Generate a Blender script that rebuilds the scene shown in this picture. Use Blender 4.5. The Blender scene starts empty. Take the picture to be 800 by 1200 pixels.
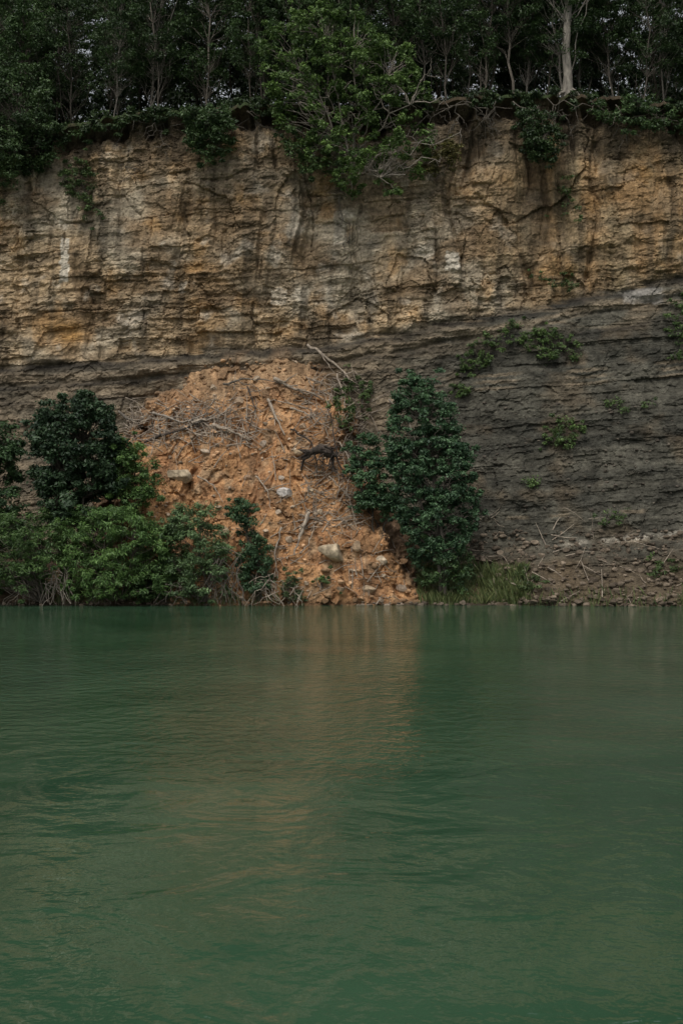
import bpy, math, numpy as np
from mathutils import Vector
R = np.random.RandomState(7)
F = 1667.0; HZ = 638.0; CH = 2.5
def P(px, py, d):
    return np.array([(px-400.0)/F*d, d, CH+(HZ-py)/F*d])

# ---------------- noise ----------------
_perm = np.random.RandomState(3).permutation(256)
_g = np.random.RandomState(4).rand(256)*2*np.pi
_gx, _gy = np.cos(_g), np.sin(_g)
def hsh(a, b, s=0):
    a = np.asarray(a).astype(np.int64); b = np.asarray(b).astype(np.int64)
    return _perm[(_perm[(a+s*37) & 255]+b+s*11) & 255]
def rnd(a, b, s=0): return _perm[(hsh(a, b, s)+s*53) & 255]/255.0
def pn(x, y, s=0):
    x = np.asarray(x, float); y = np.asarray(y, float)
    xi = np.floor(x).astype(np.int64); yi = np.floor(y).astype(np.int64)
    xf = x-xi; yf = y-yi
    u = xf**3*(xf*(xf*6-15)+10); v = yf**3*(yf*(yf*6-15)+10)
    def g(i, j):
        h = hsh(xi+i, yi+j, s); return _gx[h]*(xf-i)+_gy[h]*(yf-j)
    a = g(0,0); b = g(1,0); c = g(0,1); d = g(1,1)
    return ((a+(b-a)*u)*(1-v)+(c+(d-c)*u)*v)*1.4
def fbm(x, y, o=4, s=0, gain=.5):
    t = 0; a = 1.0; n = 0
    for i in range(o):
        t = t+a*pn(x*2**i, y*2**i, s+i); n += a; a *= gain
    return t/n
def sst(a, b, x):
    t = np.clip((x-a)/(b-a), 0, 1); return t*t*(3-2*t)
def blocks(x, z, w, h, s):
    r = np.floor(z/h); fz = z/h-r
    ww = w*(0.6+0.9*rnd(r, r*0+3, s+5))
    xx = x/ww+rnd(r, r*0+9, s)*7
    c = np.floor(xx); fx = xx-c
    e = np.minimum(np.minimum(fx, 1-fx)*ww, np.minimum(fz, 1-fz)*h)
    return rnd(c, r, s)*2-1, e
def facets(x, z, sx, sz, s, tilt=1.0):
    """worley cells, each a randomly tilted rock facet: height, edge closeness"""
    X_ = np.asarray(x, float)/sx; Z_ = np.asarray(z, float)/sz
    xi = np.floor(X_); zi = np.floor(Z_)
    f1 = np.full(X_.shape, 9.); f2 = np.full(X_.shape, 9.); H = np.zeros(X_.shape)
    for i in (-1, 0, 1):
        for j in (-1, 0, 1):
            cx = xi+i; cz = zi+j; ox = rnd(cx, cz, s); oz = rnd(cx, cz, s+1)
            dx = X_-(cx+ox); dz = Z_-(cz+oz); d = np.sqrt(dx*dx+dz*dz)
            h = (rnd(cx, cz, s+2)-.5)+tilt*(dx*(rnd(cx, cz, s+3)-.5)+dz*(rnd(cx, cz, s+4)-.25))
            nr = d < f1
            f2 = np.where(nr, f1, np.minimum(f2, d)); H = np.where(nr, h, H); f1 = np.where(nr, d, f1)
    return H, f2-f1

# ---------------- terrain functions ----------------
def pxof(x, d=65.0): return 400+x*F/d
def pyof(z, d=65.0): return HZ-(z-CH)*F/d
def zof(py, d=65.0): return CH+(HZ-py)*d/F
def ztop(x):
    px = pxof(x, 66)
    py = np.interp(px, [-900,-60, 0, 60, 150, 300, 400, 520, 600, 700, 800, 1000, 1800], [190,190, 180, 155, 133, 127, 133, 122, 112, 114, 130, 140, 150])
    return zof(py, 66)+0.16*pn(x*0.9, x*0, 41)+0.10*pn(x*3, x*0, 42)+.05*pn(x*7, x*0, 43)
def zband(x):
    px = pxof(x)
    py = np.interp(px, [-600, 0, 130, 250, 380, 500, 560, 700, 800, 1400], [450, 426, 420, 408, 400, 380, 370, 342, 322, 260])
    return zof(py)+0.14*pn(x*0.5, x*0, 51)+.05*pn(x*2, x*0, 52)
def slide_hw(px, py):
    L = np.interp(py, [395, 420, 440, 480, 560, 710, 740], [310, 258, 222, 168, 148, 148, 148])
    Rr = np.interp(py, [395, 420, 440, 470, 530, 600, 660, 710, 740], [335, 362, 380, 394, 402, 430, 468, 494, 500])
    return L, Rr
def y_cliff(x, z):
    zb = zband(x); px = pxof(x); py = pyof(z)
    right = sst(480, 600, px)
    below = np.maximum(zb-z, 0); above = np.maximum(z-zb, 0)
    sl = 0.20*(1-right)+0.44*right
    y = 65.2+0.07*above-sl*below
    up = sst(-0.6, 0.5, z-zb)
    wx = x+0.4*pn(x*0.5, z*0.5, 1)+0.08*pn(x*2.3, z*2.3, 2)+.04*pn(x*7,z*7,3)
    wz = z-0.065*x+0.2*pn(x*0.2, z*0.5, 4)+0.05*pn(x*1.7, z*2.5, 6)+.02*pn(x*8,z*8,5)
    y = y+1.0*fbm(x*0.15, z*0.1, 3, 11)*(0.4+up*.8)
    bed = np.clip(sst(260, 200, px)+sst(290, 340, py)*.9+.5*sst(-.1, .2, pn(x*.25, z*.3, 73)), 0, 1)
    rgp = sst(-.3, .12, fbm(x*.28, z*.32, 3, 24))
    b1, e1 = blocks(wx, wz, 3.1, 1.4, 21); b2, e2 = blocks(wx+3, wz+1, 1.3, 0.45, 22); b3, e3 = blocks(wx, wz, .6, 0.16, 23)
    rough = (0.2+0.8*rgp)*(.35+.65*bed)
    U = 0.16*b1*(.4+.6*bed)+(0.12*b2+0.05*b3)*rough
    U = U+0.12*np.clip(1-e1/0.05, 0, 1)*sst(.0, .3, pn(x*.5, z*.5, 71))*bed
    f1, g1 = facets(wx, wz, 1.9, 3.2, 140); f2, g2 = facets(wx+.1*b2, wz, .9, .7, 150); f3, g3 = facets(wx, wz, .34, .22, 160)
    U = U+.28*f1*(1-.5*bed)+.17*f2*(.35+.65*rough)+.075*f3*(.4+.6*rgp)
    U = U+.05*np.clip(1-g1/.05, 0, 1)*sst(.0, .3, pn(x*.4, z*.4, 79))
    fl = fbm(x*.9+.5*pn(x*.4, z*.3, 8), z*0.13+5, 4, 25)
    gully = np.clip(-fl-.12, 0, 1)
    U = U+(0.4*fl*-1+1.7*gully)*(1-.6*bed)
    U = U+.17*fbm(x*.35, z*3.2-.2*x, 4, 74)*(.3+.7*bed)*(.5+.5*rgp)
    rgh = sst(560, 640, px)
    U = U+rgh*0.45*fbm(x*1.4, z*0.28, 4, 29)
    U = U+0.14*fbm(x*1.3, z*1.3, 5, 30, .6)+.09*np.abs(fbm(x*5, z*5, 3, 31))*(.4+.6*rgp)
    wl = z-.065*x+.12*pn(x*.15, z*.4, 75)+.03*pn(x*1.3, z*2, 76)
    l1, h1 = blocks(wx, wl, 12.0, 0.9, 32); l2, h2 = blocks(wx, wl+.3, 5.0, 0.26, 33); l3, h3 = blocks(wx, wl, 2.2, 0.10, 34)
    brk = sst(-.2, .2, fbm(x*.35, z*.45, 3, 77))
    q1, r1 = facets(wx, wl, 1.2, .9, 170); q2, r2 = facets(wx, wl, .4, .25, 180)
    L = 0.10*l1+(0.055*l2+0.022*l3)*(.25+.75*brk)+.08*q1+.08*q2*(1.2-.8*brk)+0.6*fbm(x*0.4, z*0.35, 5, 35)+.05*fbm(x*.4, wl*6, 3, 40)+.11*fbm(x*2.5, z*3, 4, 36, .65)
    y = y+up*U+(1-up)*L
    s = z-zb
    y = y+0.20*np.exp(-((s+0.12)/0.14)**2)*sst(-.3, .2, pn(x*.4, x*0, 37))
    y = y+0.14*np.exp(-((s+1.0)/0.1)**2)-0.10*np.exp(-((s+.6)/.2)**2)
    y = y-right*1.5*sst(3.0, 0, z+.4*pn(x*.5, z*0, 44))*(1+.3*pn(x*.6, z*.4, 38))
    zt = ztop(x); lip = sst(-.4, .15, pn(x*.7, x*0, 39)+.4*pn(x*2.5, x*0, 45))
    y = y+1.1*np.exp(-((zt-z-.6-.25*pn(x*1.3, x*0, 46))/.36)**2)*lip-(0.3+.25*pn(x*2.2, x*0, 47))*sst(.35, 0, zt-z)
    return y
def slide_off(x, z):
    d = 59+0.50*z
    px = 400+x*F/d; py = HZ-(z-CH)*F/d
    px = px+18*pn(x*.55, z*.55, 61)+11*pn(x*2, z*2, 62)+6*pn(x*5,z*5,63)
    L, Rr = slide_hw(px, py)
    out = np.maximum(np.maximum(L-px, px-Rr), 0)/26.0
    top = np.maximum(426-py+16*pn(x*.6, x*0, 63)+9*pn(x*2.5, x*0, 64), 0)/26.0
    c = np.clip((px-L)/(Rr-L), 0, 1)
    return out, top, c
def y_slide(x, z):
    out, top, c = slide_off(x, z)
    y = 59.1+0.44*z+0.010*z*z-1.05*np.sin(np.pi*c)**.8*sst(11.5, 5, z)+out*1.5+top*1.0
    xx = x+.06*(z-5)*(x+2.5)
    g = fbm(xx*1.0+.6*pn(x*.7, z*.7, 64)+.2*pn(x*2, z*2, 60), z*.18, 4, 65, .55)
    y = y+.9*np.clip(-g-.02, 0, 1)*sst(10.5, 7, z)-.3*g
    y = y+0.5*fbm(x*0.6, z*0.55, 5, 66, .55)+0.24*np.abs(fbm(x*2.0, z*2.0, 5, 67, .65))
    q, r_ = facets(x+.1*pn(x*3, z*3, 68), z, .42, .36, 190); y = y+.17*q*sst(-.1, .25, pn(x*.7, z*.7, 70))
    return y
def y_surf(x, z): return np.minimum(y_cliff(x, z), y_slide(x, z))
def on_surf(px, py):
    d = 63.0
    for i in range(9):
        p = P(px, py, d); d = 0.4*d+0.6*float(y_surf(p[0:1], p[2:3])[0])
    return P(px, py, d)

# ---------------- mesh helpers ----------------
SC = bpy.context.scene; COL = SC.collection
def mk(name, V, Fq, mat=None, col=None, smooth=True, parent=None):
    V = np.asarray(V, dtype=np.float32).reshape(-1, 3)
    me = bpy.data.meshes.new(name)
    if isinstance(Fq, np.ndarray):
        n, k = Fq.shape
        me.vertices.add(len(V)); me.vertices.foreach_set('co', V.ravel())
        me.loops.add(n*k); me.loops.foreach_set('vertex_index', Fq.astype(np.int32).ravel())
        me.polygons.add(n); me.polygons.foreach_set('loop_start', (np.arange(n)*k).astype(np.int32))
        me.update(calc_edges=True)
    else:
        me.from_pydata(V.tolist(), [], Fq); me.update()
    if col is not None:
        a = me.color_attributes.new('Col', 'FLOAT_COLOR', 'POINT')
        c = np.ones((len(V), 4), np.float32); c[:, :3] = col
        a.data.foreach_set('color', c.ravel())
    me.polygons.foreach_set('use_smooth', np.full(len(me.polygons), smooth, dtype=bool))
    if mat: me.materials.append(mat)
    ob = bpy.data.objects.new(name, me); COL.objects.link(ob)
    if parent: ob.parent = parent
    return ob
def gridfaces(nu, nv):
    i = np.arange(nu-1)[:, None]; j = np.arange(nv-1)[None, :]
    a = (i*nv+j).ravel()
    return np.stack([a, a+nv, a+nv+1, a+1], 1)
def tag(ob, label=None, cat=None, group=None, kind=None):
    if label: ob['label'] = label
    if cat: ob['category'] = cat
    if group: ob['group'] = group
    if kind: ob['kind'] = kind
    return ob
def empty(name, loc):
    e = bpy.data.objects.new(name, None); e.location = Vector([float(v) for v in loc]); e.empty_display_size = .3
    COL.objects.link(e); return e

# ---------------- materials ----------------
def newmat(name):
    m = bpy.data.materials.new(name); m.use_nodes = True
    nt = m.node_tree; b = nt.nodes['Principled BSDF']; return m, nt, b
def N(nt, t, **kw):
    n = nt.nodes.new(t)
    for k, v in kw.items(): setattr(n, k, v)
    return n
def noise(nt, vec, scale, detail=6, rough=.6, dist=0):
    n = N(nt, 'ShaderNodeTexNoise'); n.inputs['Scale'].default_value = scale; n.inputs['Detail'].default_value = detail
    n.inputs['Roughness'].default_value = rough; n.inputs['Distortion'].default_value = dist
    nt.links.new(vec, n.inputs['Vector']); return n.outputs['Fac']
def mapping(nt, vec, sc, rot=0):
    n = N(nt, 'ShaderNodeMapping'); n.inputs['Scale'].default_value = sc; n.inputs['Rotation'].default_value = (0, 0, rot); nt.links.new(vec, n.inputs['Vector']); return n.outputs[0]
def mrange(nt, v, a, b, c, d):
    n = N(nt, 'ShaderNodeMapRange'); nt.links.new(v, n.inputs[0])
    for i, q in enumerate((a, b, c, d)): n.inputs[1+i].default_value = q
    return n.outputs[0]
def math2(nt, op, a, b):
    n = N(nt, 'ShaderNodeMath', operation=op)
    for i, q in enumerate((a, b)):
        if isinstance(q, (int, float)): n.inputs[i].default_value = q
        else: nt.links.new(q, n.inputs[i])
    return n.outputs[0]
def vscale(nt, colr, f):
    n = N(nt, 'ShaderNodeVectorMath', operation='SCALE'); nt.links.new(colr, n.inputs[0]); nt.links.new(f, n.inputs['Scale']); return n.outputs[0]
def rockmat(name, bump=.5, dist=.08, hz=3.0):
    m, nt, b = newmat(name)
    tc = N(nt, 'ShaderNodeTexCoord').outputs['Object']
    at = N(nt, 'ShaderNodeAttribute', attribute_name='Col').outputs['Color']
    n1 = noise(nt, mapping(nt, tc, (1, 1, hz)), 1.5, 8, .7, .3)
    n2 = noise(nt, tc, 7, 6, .7)
    n3 = noise(nt, mapping(nt, tc, (1, 1, .35)), 1.6, 6, .65, .3)
    f = math2(nt, 'MULTIPLY', mrange(nt, n1, .3, .7, .6, 1.4), mrange(nt, n2, .3, .7, .55, 1.45))
    f = math2(nt, 'MULTIPLY', f, mrange(nt, n3, .3, .7, .75, 1.25))
    nt.links.new(vscale(nt, at, f), b.inputs['Base Color'])
    b.inputs['Roughness'].default_value = .95; b.inputs['Specular IOR Level'].default_value = .15
    bp = N(nt, 'ShaderNodeBump'); bp.inputs['Strength'].default_value = bump; bp.inputs['Distance'].default_value = dist
    h = math2(nt, 'ADD', noise(nt, mapping(nt, tc, (1, 1, hz)), 5, 10, .7), n1)
    nt.links.new(h, bp.inputs['Height']); nt.links.new(bp.outputs[0], b.inputs['Normal'])
    return m
def leafmat(name):
    m, nt, b = newmat(name)
    at = N(nt, 'ShaderNodeAttribute', attribute_name='Col').outputs['Color']
    oi = N(nt, 'ShaderNodeObjectInfo').outputs['Random']
    c = vscale(nt, at, mrange(nt, oi, 0, 1, .8, 1.2))
    nt.links.new(c, b.inputs['Base Color'])
    b.inputs['Roughness'].default_value = .5; b.inputs['Specular IOR Level'].default_value = .4
    tr = N(nt, 'ShaderNodeBsdfTranslucent'); nt.links.new(c, tr.inputs[0])
    mx = N(nt, 'ShaderNodeMixShader'); mx.inputs[0].default_value = .25
    nt.links.new(b.outputs[0], mx.inputs[1]); nt.links.new(tr.outputs[0], mx.inputs[2])
    nt.links.new(mx.outputs[0], nt.nodes['Material Output'].inputs[0])
    return m
def barkmat(name, c1, c2):
    m, nt, b = newmat(name)
    tc = N(nt, 'ShaderNodeTexCoord').outputs['Object']
    n = noise(nt, mapping(nt, tc, (1, 1, .3)), 6, 6, .7)
    r = N(nt, 'ShaderNodeValToRGB'); r.color_ramp.elements[0].position = .35; r.color_ramp.elements[1].position = .65
    r.color_ramp.elements[0].color = (*c1, 1); r.color_ramp.elements[1].color = (*c2, 1)
    nt.links.new(n, r.inputs[0]); nt.links.new(r.outputs[0], b.inputs['Base Color']); b.inputs['Roughness'].default_value = .9
    bp = N(nt, 'ShaderNodeBump'); bp.inputs['Strength'].default_value = .6; bp.inputs['Distance'].default_value = .02
    nt.links.new(n, bp.inputs['Height']); nt.links.new(bp.outputs[0], b.inputs['Normal'])
    return m
M_ROCK = rockmat('rock_strata', .8, .08, 2.1)
M_SOIL = rockmat('slide_soil', .9, .08, 1.0)
M_STONE = rockmat('loose_stone', .5, .03, 1.0)
M_GROUND = rockmat('forest_soil', .6, .05, 1.0)
M_LEAF = leafmat('leaves')
M_BARK = barkmat('dark_bark', (.025, .02, .014), (.09, .075, .055))
M_PALE = barkmat('pale_bark', (.12, .10, .08), (.32, .28, .23))
M_OLD = barkmat('weathered_pale_bark', (.07, .06, .05), (.29, .26, .215))
M_MID = barkmat('grey_bark', (.05, .042, .033), (.17, .145, .115))
M_DEAD = barkmat('dead_wood', (.11, .085, .065), (.42, .35, .27))
M_STUMP = barkmat('stump_wood', (.012, .010, .008), (.07, .052, .04))

# ---------------- cliff ----------------
def lerp(a, b, t): return a*(1-t)+b*t
def cliff_color(x, z):
    px = pxof(x); py = pyof(z); s = z-zband(x)
    def v(*c): return np.array(c)[None, :]
    def n(sx, sz, k, o=4): return fbm(x*sx, z*sz, o, k)[:, None]
    tan = v(.365, .27, .165); grey = v(.31, .262, .19); brown = v(.175, .118, .066); org = v(.38, .215, .078); pale = v(.52, .47, .385); olive=v(.18,.135,.074); dark = v(.058, .046, .031)
    c = np.repeat(tan, len(x), 0)
    def g(cx, cy, rx, ry): return np.exp(-(((px-cx)/rx)**2+((py-cy)/ry)**2))[:, None]
    c = lerp(c, grey, sst(-.15, .25, n(.25, .3, 101)+.5*g(420, 280, 120, 110)))
    c = lerp(c, brown, np.clip(sst(-.05, .25, n(.3, .45, 102))*.7+.75*g(275, 250, 60, 70)+.5*g(150, 370, 120, 22)+.45*g(560, 200, 60, 90), 0, .85))
    rt = sst(540, 650, px)[:, None]
    c = lerp(c, lerp(lerp(brown, org, .35), olive, sst(-.2, .2, n(.5, .2, 103))), rt*.75)
    c = lerp(c, tan*.85, rt*sst(.05, .3, n(.7, .35, 123))*.6)
    c = lerp(c, org, sst(.12, .40, n(.55, .5, 104))*.4)
    c = lerp(c, org*1.2, np.clip(g(80, 390, 18, 13)*1.1, 0, .9)); c = lerp(c, org, g(280, 315, 60, 20)*.3)
    c = lerp(c, pale, sst(.18, .42, n(.6, .6, 105))*.5*(1-rt*.7))
    st = fbm(x*1.3, z*.13, 4, 106)[:, None]
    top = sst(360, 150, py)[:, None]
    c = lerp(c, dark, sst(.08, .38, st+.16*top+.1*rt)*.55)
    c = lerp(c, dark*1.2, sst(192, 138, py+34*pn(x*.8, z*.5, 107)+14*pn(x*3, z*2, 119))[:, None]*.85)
    c = lerp(c, dark*1.5, sst(.06, .36, n(.4, 2.0, 111)+.02)*.45)
    f2_, g2_ = facets(x, z, .8, .75, 150); f1_, g1_ = facets(x, z, 2.6, 2.2, 155)
    c = c*(1+.22*f2_+.22*f1_)[:, None]
    def rect(cx, cy, w, h):
        ex = px+3*pn(x*4, z*4, 108); ey = py+3*pn(x*4, z*4, 109)
        return ((np.abs(ex-cx) < w)*(np.abs(ey-cy) < h))[:, None]*.85
    for q in ((530, 306, 8, 11), (75, 303, 5, 27), (213, 335, 5, 5), (325,345,9,10),(398,262,7,20)):
        c = lerp(c, pale*.95, rect(*q)*(1 if q[0] in (530,75) else .45))
    shale = v(.050, .049, .040); sh2 = v(.092, .086, .067); lowtan = v(.21, .165, .112); coal = v(.024, .022, .019); brn = v(.12, .086, .052)
    wz = z-.065*x+.12*pn(x*.15, z*.4, 75)+.03*pn(x*1.3, z*2, 76)
    band = rnd(np.floor(wz/.5), np.floor(wz/.5)*0, 5)[:, None]*.6+rnd(np.floor(wz/.16), np.floor(wz/.16)*0, 6)[:, None]*.4
    right = sst(440, 560, px)[:, None]
    low = lerp(lerp(shale, sh2, band), lowtan, (1-right)*(.35+.5*sst(-.2,.2,n(.4, .8, 110))))
    low = lerp(low, lerp(shale*.75, sh2, np.clip(band*.75+.3*sst(-.25,.3,n(.7,.9,115)), 0, 1)), right)
    low = lerp(low, brn, right*sst(.05, .35, n(.35, .5, 112))*.4)
    low = lerp(low, lowtan*.9, sst(-2.6, -.3, s+.5*pn(x*.4, z*.4, 48))[:, None]*.6*sst(-.15,.2,n(.3,1.6,116)))
    low = lerp(low, lowtan*1.1, (rnd(np.floor(wz/.16), np.floor(wz/.16)*0, 15) > .93)[:, None]*right*.45*sst(-.1, .2, n(.5, .3, 128)))
    q_, _r = facets(x, z, .7, .4, 172); low = low*(1+.35*q_)[:, None]
    seam = (.85*np.exp(-((s+.25)/.26)**2)+.8*np.exp(-((s+1.15)/.16)**2)*sst(600,400,px)+.6*np.exp(-((s+1.9)/.12)**2)+.5*np.exp(-((s+2.9)/.15)**2)*sst(560,460,px))[:, None]
    low = lerp(low, coal, np.clip(seam*(.5+.5*sst(-.3,.1,n(.6,2,117))), 0, .93))
    low = lerp(low, lowtan*1.3, np.exp(-((s+.72)/.1)**2)[:, None]*.55)
    ps = np.interp(px, [560, 640, 720, 800, 1000], [648, 638, 630, 622, 600])
    low = lerp(low, pale*.8, (np.exp(-(((pyof(z, 59.5)-ps+2*pn(x*2, z*2, 129)))/3.2)**2)*sst(630, 660, px)*sst(-.4, .0, pn(x*.9, z*.3, 113)))[:, None]*.8)
    ex = px+5*pn(x*3, z*3, 108); ey = py+4*pn(x*3, z*3, 109)
    low = lerp(low, v(.30, .28, .25), (sst(26, 18, np.abs(ex-752))*sst(12, 7, np.abs(ey-347)))[:, None]*.6)
    low = lerp(low, brn*.9, right*sst(2.9, .8, z+.6*pn(x*.7, z*.7, 114))[:, None]*.65)
    o, tp, cc = slide_off(x, z)
    dust = np.exp(-(o+tp*1.3)*1.6)[:, None]*sst(-.2, .2, n(.9, .9, 118))
    low = lerp(low, v(.24, .15, .085), dust*.7)
    up = sst(-.25, .2, s+.22*pn(x*.3, z*5, 49)+.1*pn(x*2, z*4, 50))[:, None]
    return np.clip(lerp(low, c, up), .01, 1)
xs = np.concatenate([np.linspace(-95, -18.5, 110), np.arange(-18, 18, .05), np.linspace(18.5, 95, 110)])
nz = 470
T = np.linspace(0, 1, nz)
X = np.repeat(xs[:, None], nz, 1); ZT = ztop(xs)[:, None]
Z = -1+T[None, :]*(ZT+1)
X1, Z1 = X.ravel(), Z.ravel()
Y1 = y_cliff(X1, Z1)
YTOP = Y1.reshape(X.shape)[:, -1].copy(); XTOP = xs.copy(); ZTOPv = ZT[:, 0].copy()
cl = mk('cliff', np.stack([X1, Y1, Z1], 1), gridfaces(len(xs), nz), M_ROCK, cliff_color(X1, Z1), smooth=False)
tag(cl, 'layered ochre sandstone quarry cliff above dark shale', 'cliff', kind='structure')

# ---------------- landslide ----------------
xs2 = np.arange(-11.5, 6.5, .045); zs2 = np.arange(-.8, 12.2, .045)
X = np.repeat(xs2[:, None], len(zs2), 1).ravel(); Z = np.tile(zs2, len(xs2))
Y = y_slide(X, Z)
Y = np.minimum(Y, y_cliff(X, Z)+.6)
def soil_color(x, z):
    a = np.array([.40, .225, .108])[None]; b = np.array([.28, .148, .072])[None]; c = np.array([.36, .255, .155])[None]; d = np.array([.145, .088, .05])[None]
    o = lerp(a, b, sst(-.2, .25, fbm(x*.7, z*.5, 4, 121))[:, None])
    o = lerp(o, c, sst(.05, .35, fbm(x*1.1, z*.8, 4, 122))[:, None]*.65)
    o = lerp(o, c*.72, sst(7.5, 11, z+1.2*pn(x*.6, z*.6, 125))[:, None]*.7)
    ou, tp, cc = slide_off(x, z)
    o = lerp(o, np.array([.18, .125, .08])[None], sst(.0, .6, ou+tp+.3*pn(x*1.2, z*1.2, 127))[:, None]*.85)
    o = lerp(o, d, sst(.08, .36, fbm(x*1.4, z*.8, 5, 124))[:, None]*.6)
    f_, g_ = facets(x, z, .42, .36, 190); o = o*(1+.3*f_)[:, None]
    o = lerp(o, d*.8, sst(.35, 0.02, z+.1*pn(x*2, z*2, 126))[:, None]*.8)
    return o
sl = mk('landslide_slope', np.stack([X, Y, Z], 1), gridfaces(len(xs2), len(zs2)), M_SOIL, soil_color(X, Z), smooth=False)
tag(sl, 'fan of collapsed orange-brown soil at the cliff foot', 'landslide', kind='structure')

# ---------------- ground plateau ----------------
gx = np.concatenate([np.linspace(-600, -30, 30), np.arange(-29, 29, .12), np.linspace(30, 600, 30)])
gu = np.concatenate([[0, .03], np.arange(.15, 4, .2), np.linspace(4.3, 40, 60), np.linspace(50, 900, 25)])
GX = np.repeat(gx[:, None], len(gu), 1); GU = np.tile(gu, (len(gx), 1))
zt = ztop(gx); yt = np.interp(gx, XTOP, YTOP)
GY = yt[:, None]-.10+GU+.12*pn(GX*1.3, GX*0, 131)*(GU < .2)
def gz(x, u): return 0.18*np.minimum(u, 45)*sst(0, 6, u)
GZ = zt[:, None]+gz(GX, GU)+.15*fbm(GX*.5, GY*.5, 3, 132)*sst(.1, 1, GU)+.03-.15*(GU < .01)
gc = lerp(np.array([.05, .038, .024])[None], np.array([.035, .05, .02])[None], sst(-.2, .2, fbm(GX.ravel()*.6, GY.ravel()*.6, 3, 133))[:, None])
gr = mk('ground', np.stack([GX.ravel(), GY.ravel(), GZ.ravel()], 1), gridfaces(len(gx), len(gu)), M_GROUND, gc)
tag(gr, 'dark forest floor on the plateau above the quarry', 'ground', kind='structure')
def ground_pt(x, u):
    return np.array([x, float(np.interp(x, XTOP, YTOP))-.18+u, float(np.interp(x, XTOP, ZTOPv))+.18*min(u, 45)*float(sst(0, 6, u))])

# ---------------- shore bank ----------------
sx = np.arange(-60, 60, .15); sy = np.arange(57.3, 65, .12)
SX = np.repeat(sx[:, None], len(sy), 1).ravel(); SY = np.tile(sy, len(sx))
pxs = 400+SX*F/59
SZ = (SY-58.6+.35*pn(SX*.4, SX*0, 141))*.42+.22*fbm(SX*1.2, SY*1.2, 4, 142)+.03-.15*sst(320, 350, pxs)*sst(500, 480, pxs)
scol = lerp(np.array([.10, .08, .05])[None], np.array([.16, .11, .07])[None], sst(-.2, .2, fbm(SX, SY, 3, 143))[:, None])
scol = lerp(scol, np.array([.27, .165, .09])[None], (sst(250, 300, pxs)*sst(510, 480, pxs))[:, None]*.8)
scol = lerp(scol, np.array([.05, .04, .027])[None], sst(.2, .02, SZ)[:, None])
sh = mk('shore_bank', np.stack([SX, SY, SZ], 1), gridfaces(len(sx), len(sy)), M_GROUND, scol, smooth=False)
tag(sh, 'muddy stony bank at the water edge', 'shore', kind='structure')

# ---------------- water ----------------
m, nt, b = newmat('lake_water')
tc = N(nt, 'ShaderNodeTexCoord').outputs['Object']
sep = N(nt, 'ShaderNodeSeparateXYZ'); nt.links.new(tc, sep.inputs[0])
big = noise(nt, mapping(nt, tc, (.5, .5, 1)), .14, 3, .55, .8)
wind = math2(nt, 'MULTIPLY', mrange(nt, math2(nt, 'ADD', sep.outputs['Y'], mrange(nt, big, .3, .7, -8, 8)), 15, 32, .14, 1.0), mrange(nt, big, .40, .60, .5, 1.3))
n1 = noise(nt, mapping(nt, tc, (1.35, 1.0, 1), .15), 3.2, 3, .55, .2)
n2 = noise(nt, mapping(nt, tc, (1.0, .8, 1), -.4), .7, 3, .5, 1.2)
n3 = noise(nt, mapping(nt, tc, (1.3, 1.0, 1), .1), 11, 2, .5)
h = math2(nt, 'ADD', math2(nt, 'MULTIPLY', n1, .085), math2(nt, 'MULTIPLY', n3, .016))
h = math2(nt, 'MULTIPLY', h, wind)
h = math2(nt, 'ADD', h, math2(nt, 'MULTIPLY', n2, .055))
bp = N(nt, 'ShaderNodeBump'); bp.inputs['Distance'].default_value = 1.0; bp.inputs['Strength'].default_value = 1
nt.links.new(h, bp.inputs['Height']); nt.links.new(bp.outputs[0], b.inputs['Normal'])
r = N(nt, 'ShaderNodeValToRGB'); r.color_ramp.elements[0].position = .35; r.color_ramp.elements[1].position = .65
r.color_ramp.elements[0].color = (.020, .058, .030, 1); r.color_ramp.elements[1].color = (.038, .086, .047, 1)
nt.links.new(noise(nt, mapping(nt, tc, (1, .7, 1)), .22, 4, .55, .8), r.inputs[0]); nt.links.new(r.outputs[0], b.inputs['Base Color'])
b.inputs['Roughness'].default_value = .04; b.inputs['IOR'].default_value = 1.52
wt = mk('water', [(-600, -300, 0), (600, -300, 0), (600, 66, 0), (-600, 66, 0)], [(0, 1, 2, 3)], m)
tag(wt, 'murky green quarry lake with faint ripples', 'water', kind='structure')

# ---------------- plant helpers ----------------
class Tubes:
    def __init__(s): s.V = []; s.F = []; s.n = 0
    def add(s, pts, rad, k=6):
        pts = np.asarray(pts, float); n = len(pts)
        t = np.gradient(pts, axis=0); t /= (np.linalg.norm(t, axis=1)[:, None]+1e-9)
        up = np.array([.31, .87, .38]); a = np.cross(t, up); a /= (np.linalg.norm(a, axis=1)[:, None]+1e-9); bb = np.cross(t, a)
        th = np.arange(k)/k*2*np.pi
        ring = pts[:, None, :]+np.asarray(rad)[:, None, None]*(np.cos(th)[None, :, None]*a[:, None, :]+np.sin(th)[None, :, None]*bb[:, None, :])
        s.V.append(ring.reshape(-1, 3))
        i = np.arange(n-1)[:, None]*k; j = np.arange(k)[None, :]; j2 = (j+1) % k
        s.F.append((np.stack([i+j, i+j2, i+k+j2, i+k+j], -1).reshape(-1, 4))+s.n)
        s.n += n*k
    def build(s, name, mat, parent=None, off=(0, 0, 0)):
        V = np.concatenate(s.V)-np.array(off)[None]
        return mk(name, V, np.concatenate(s.F), mat, None, True, parent)
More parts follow.
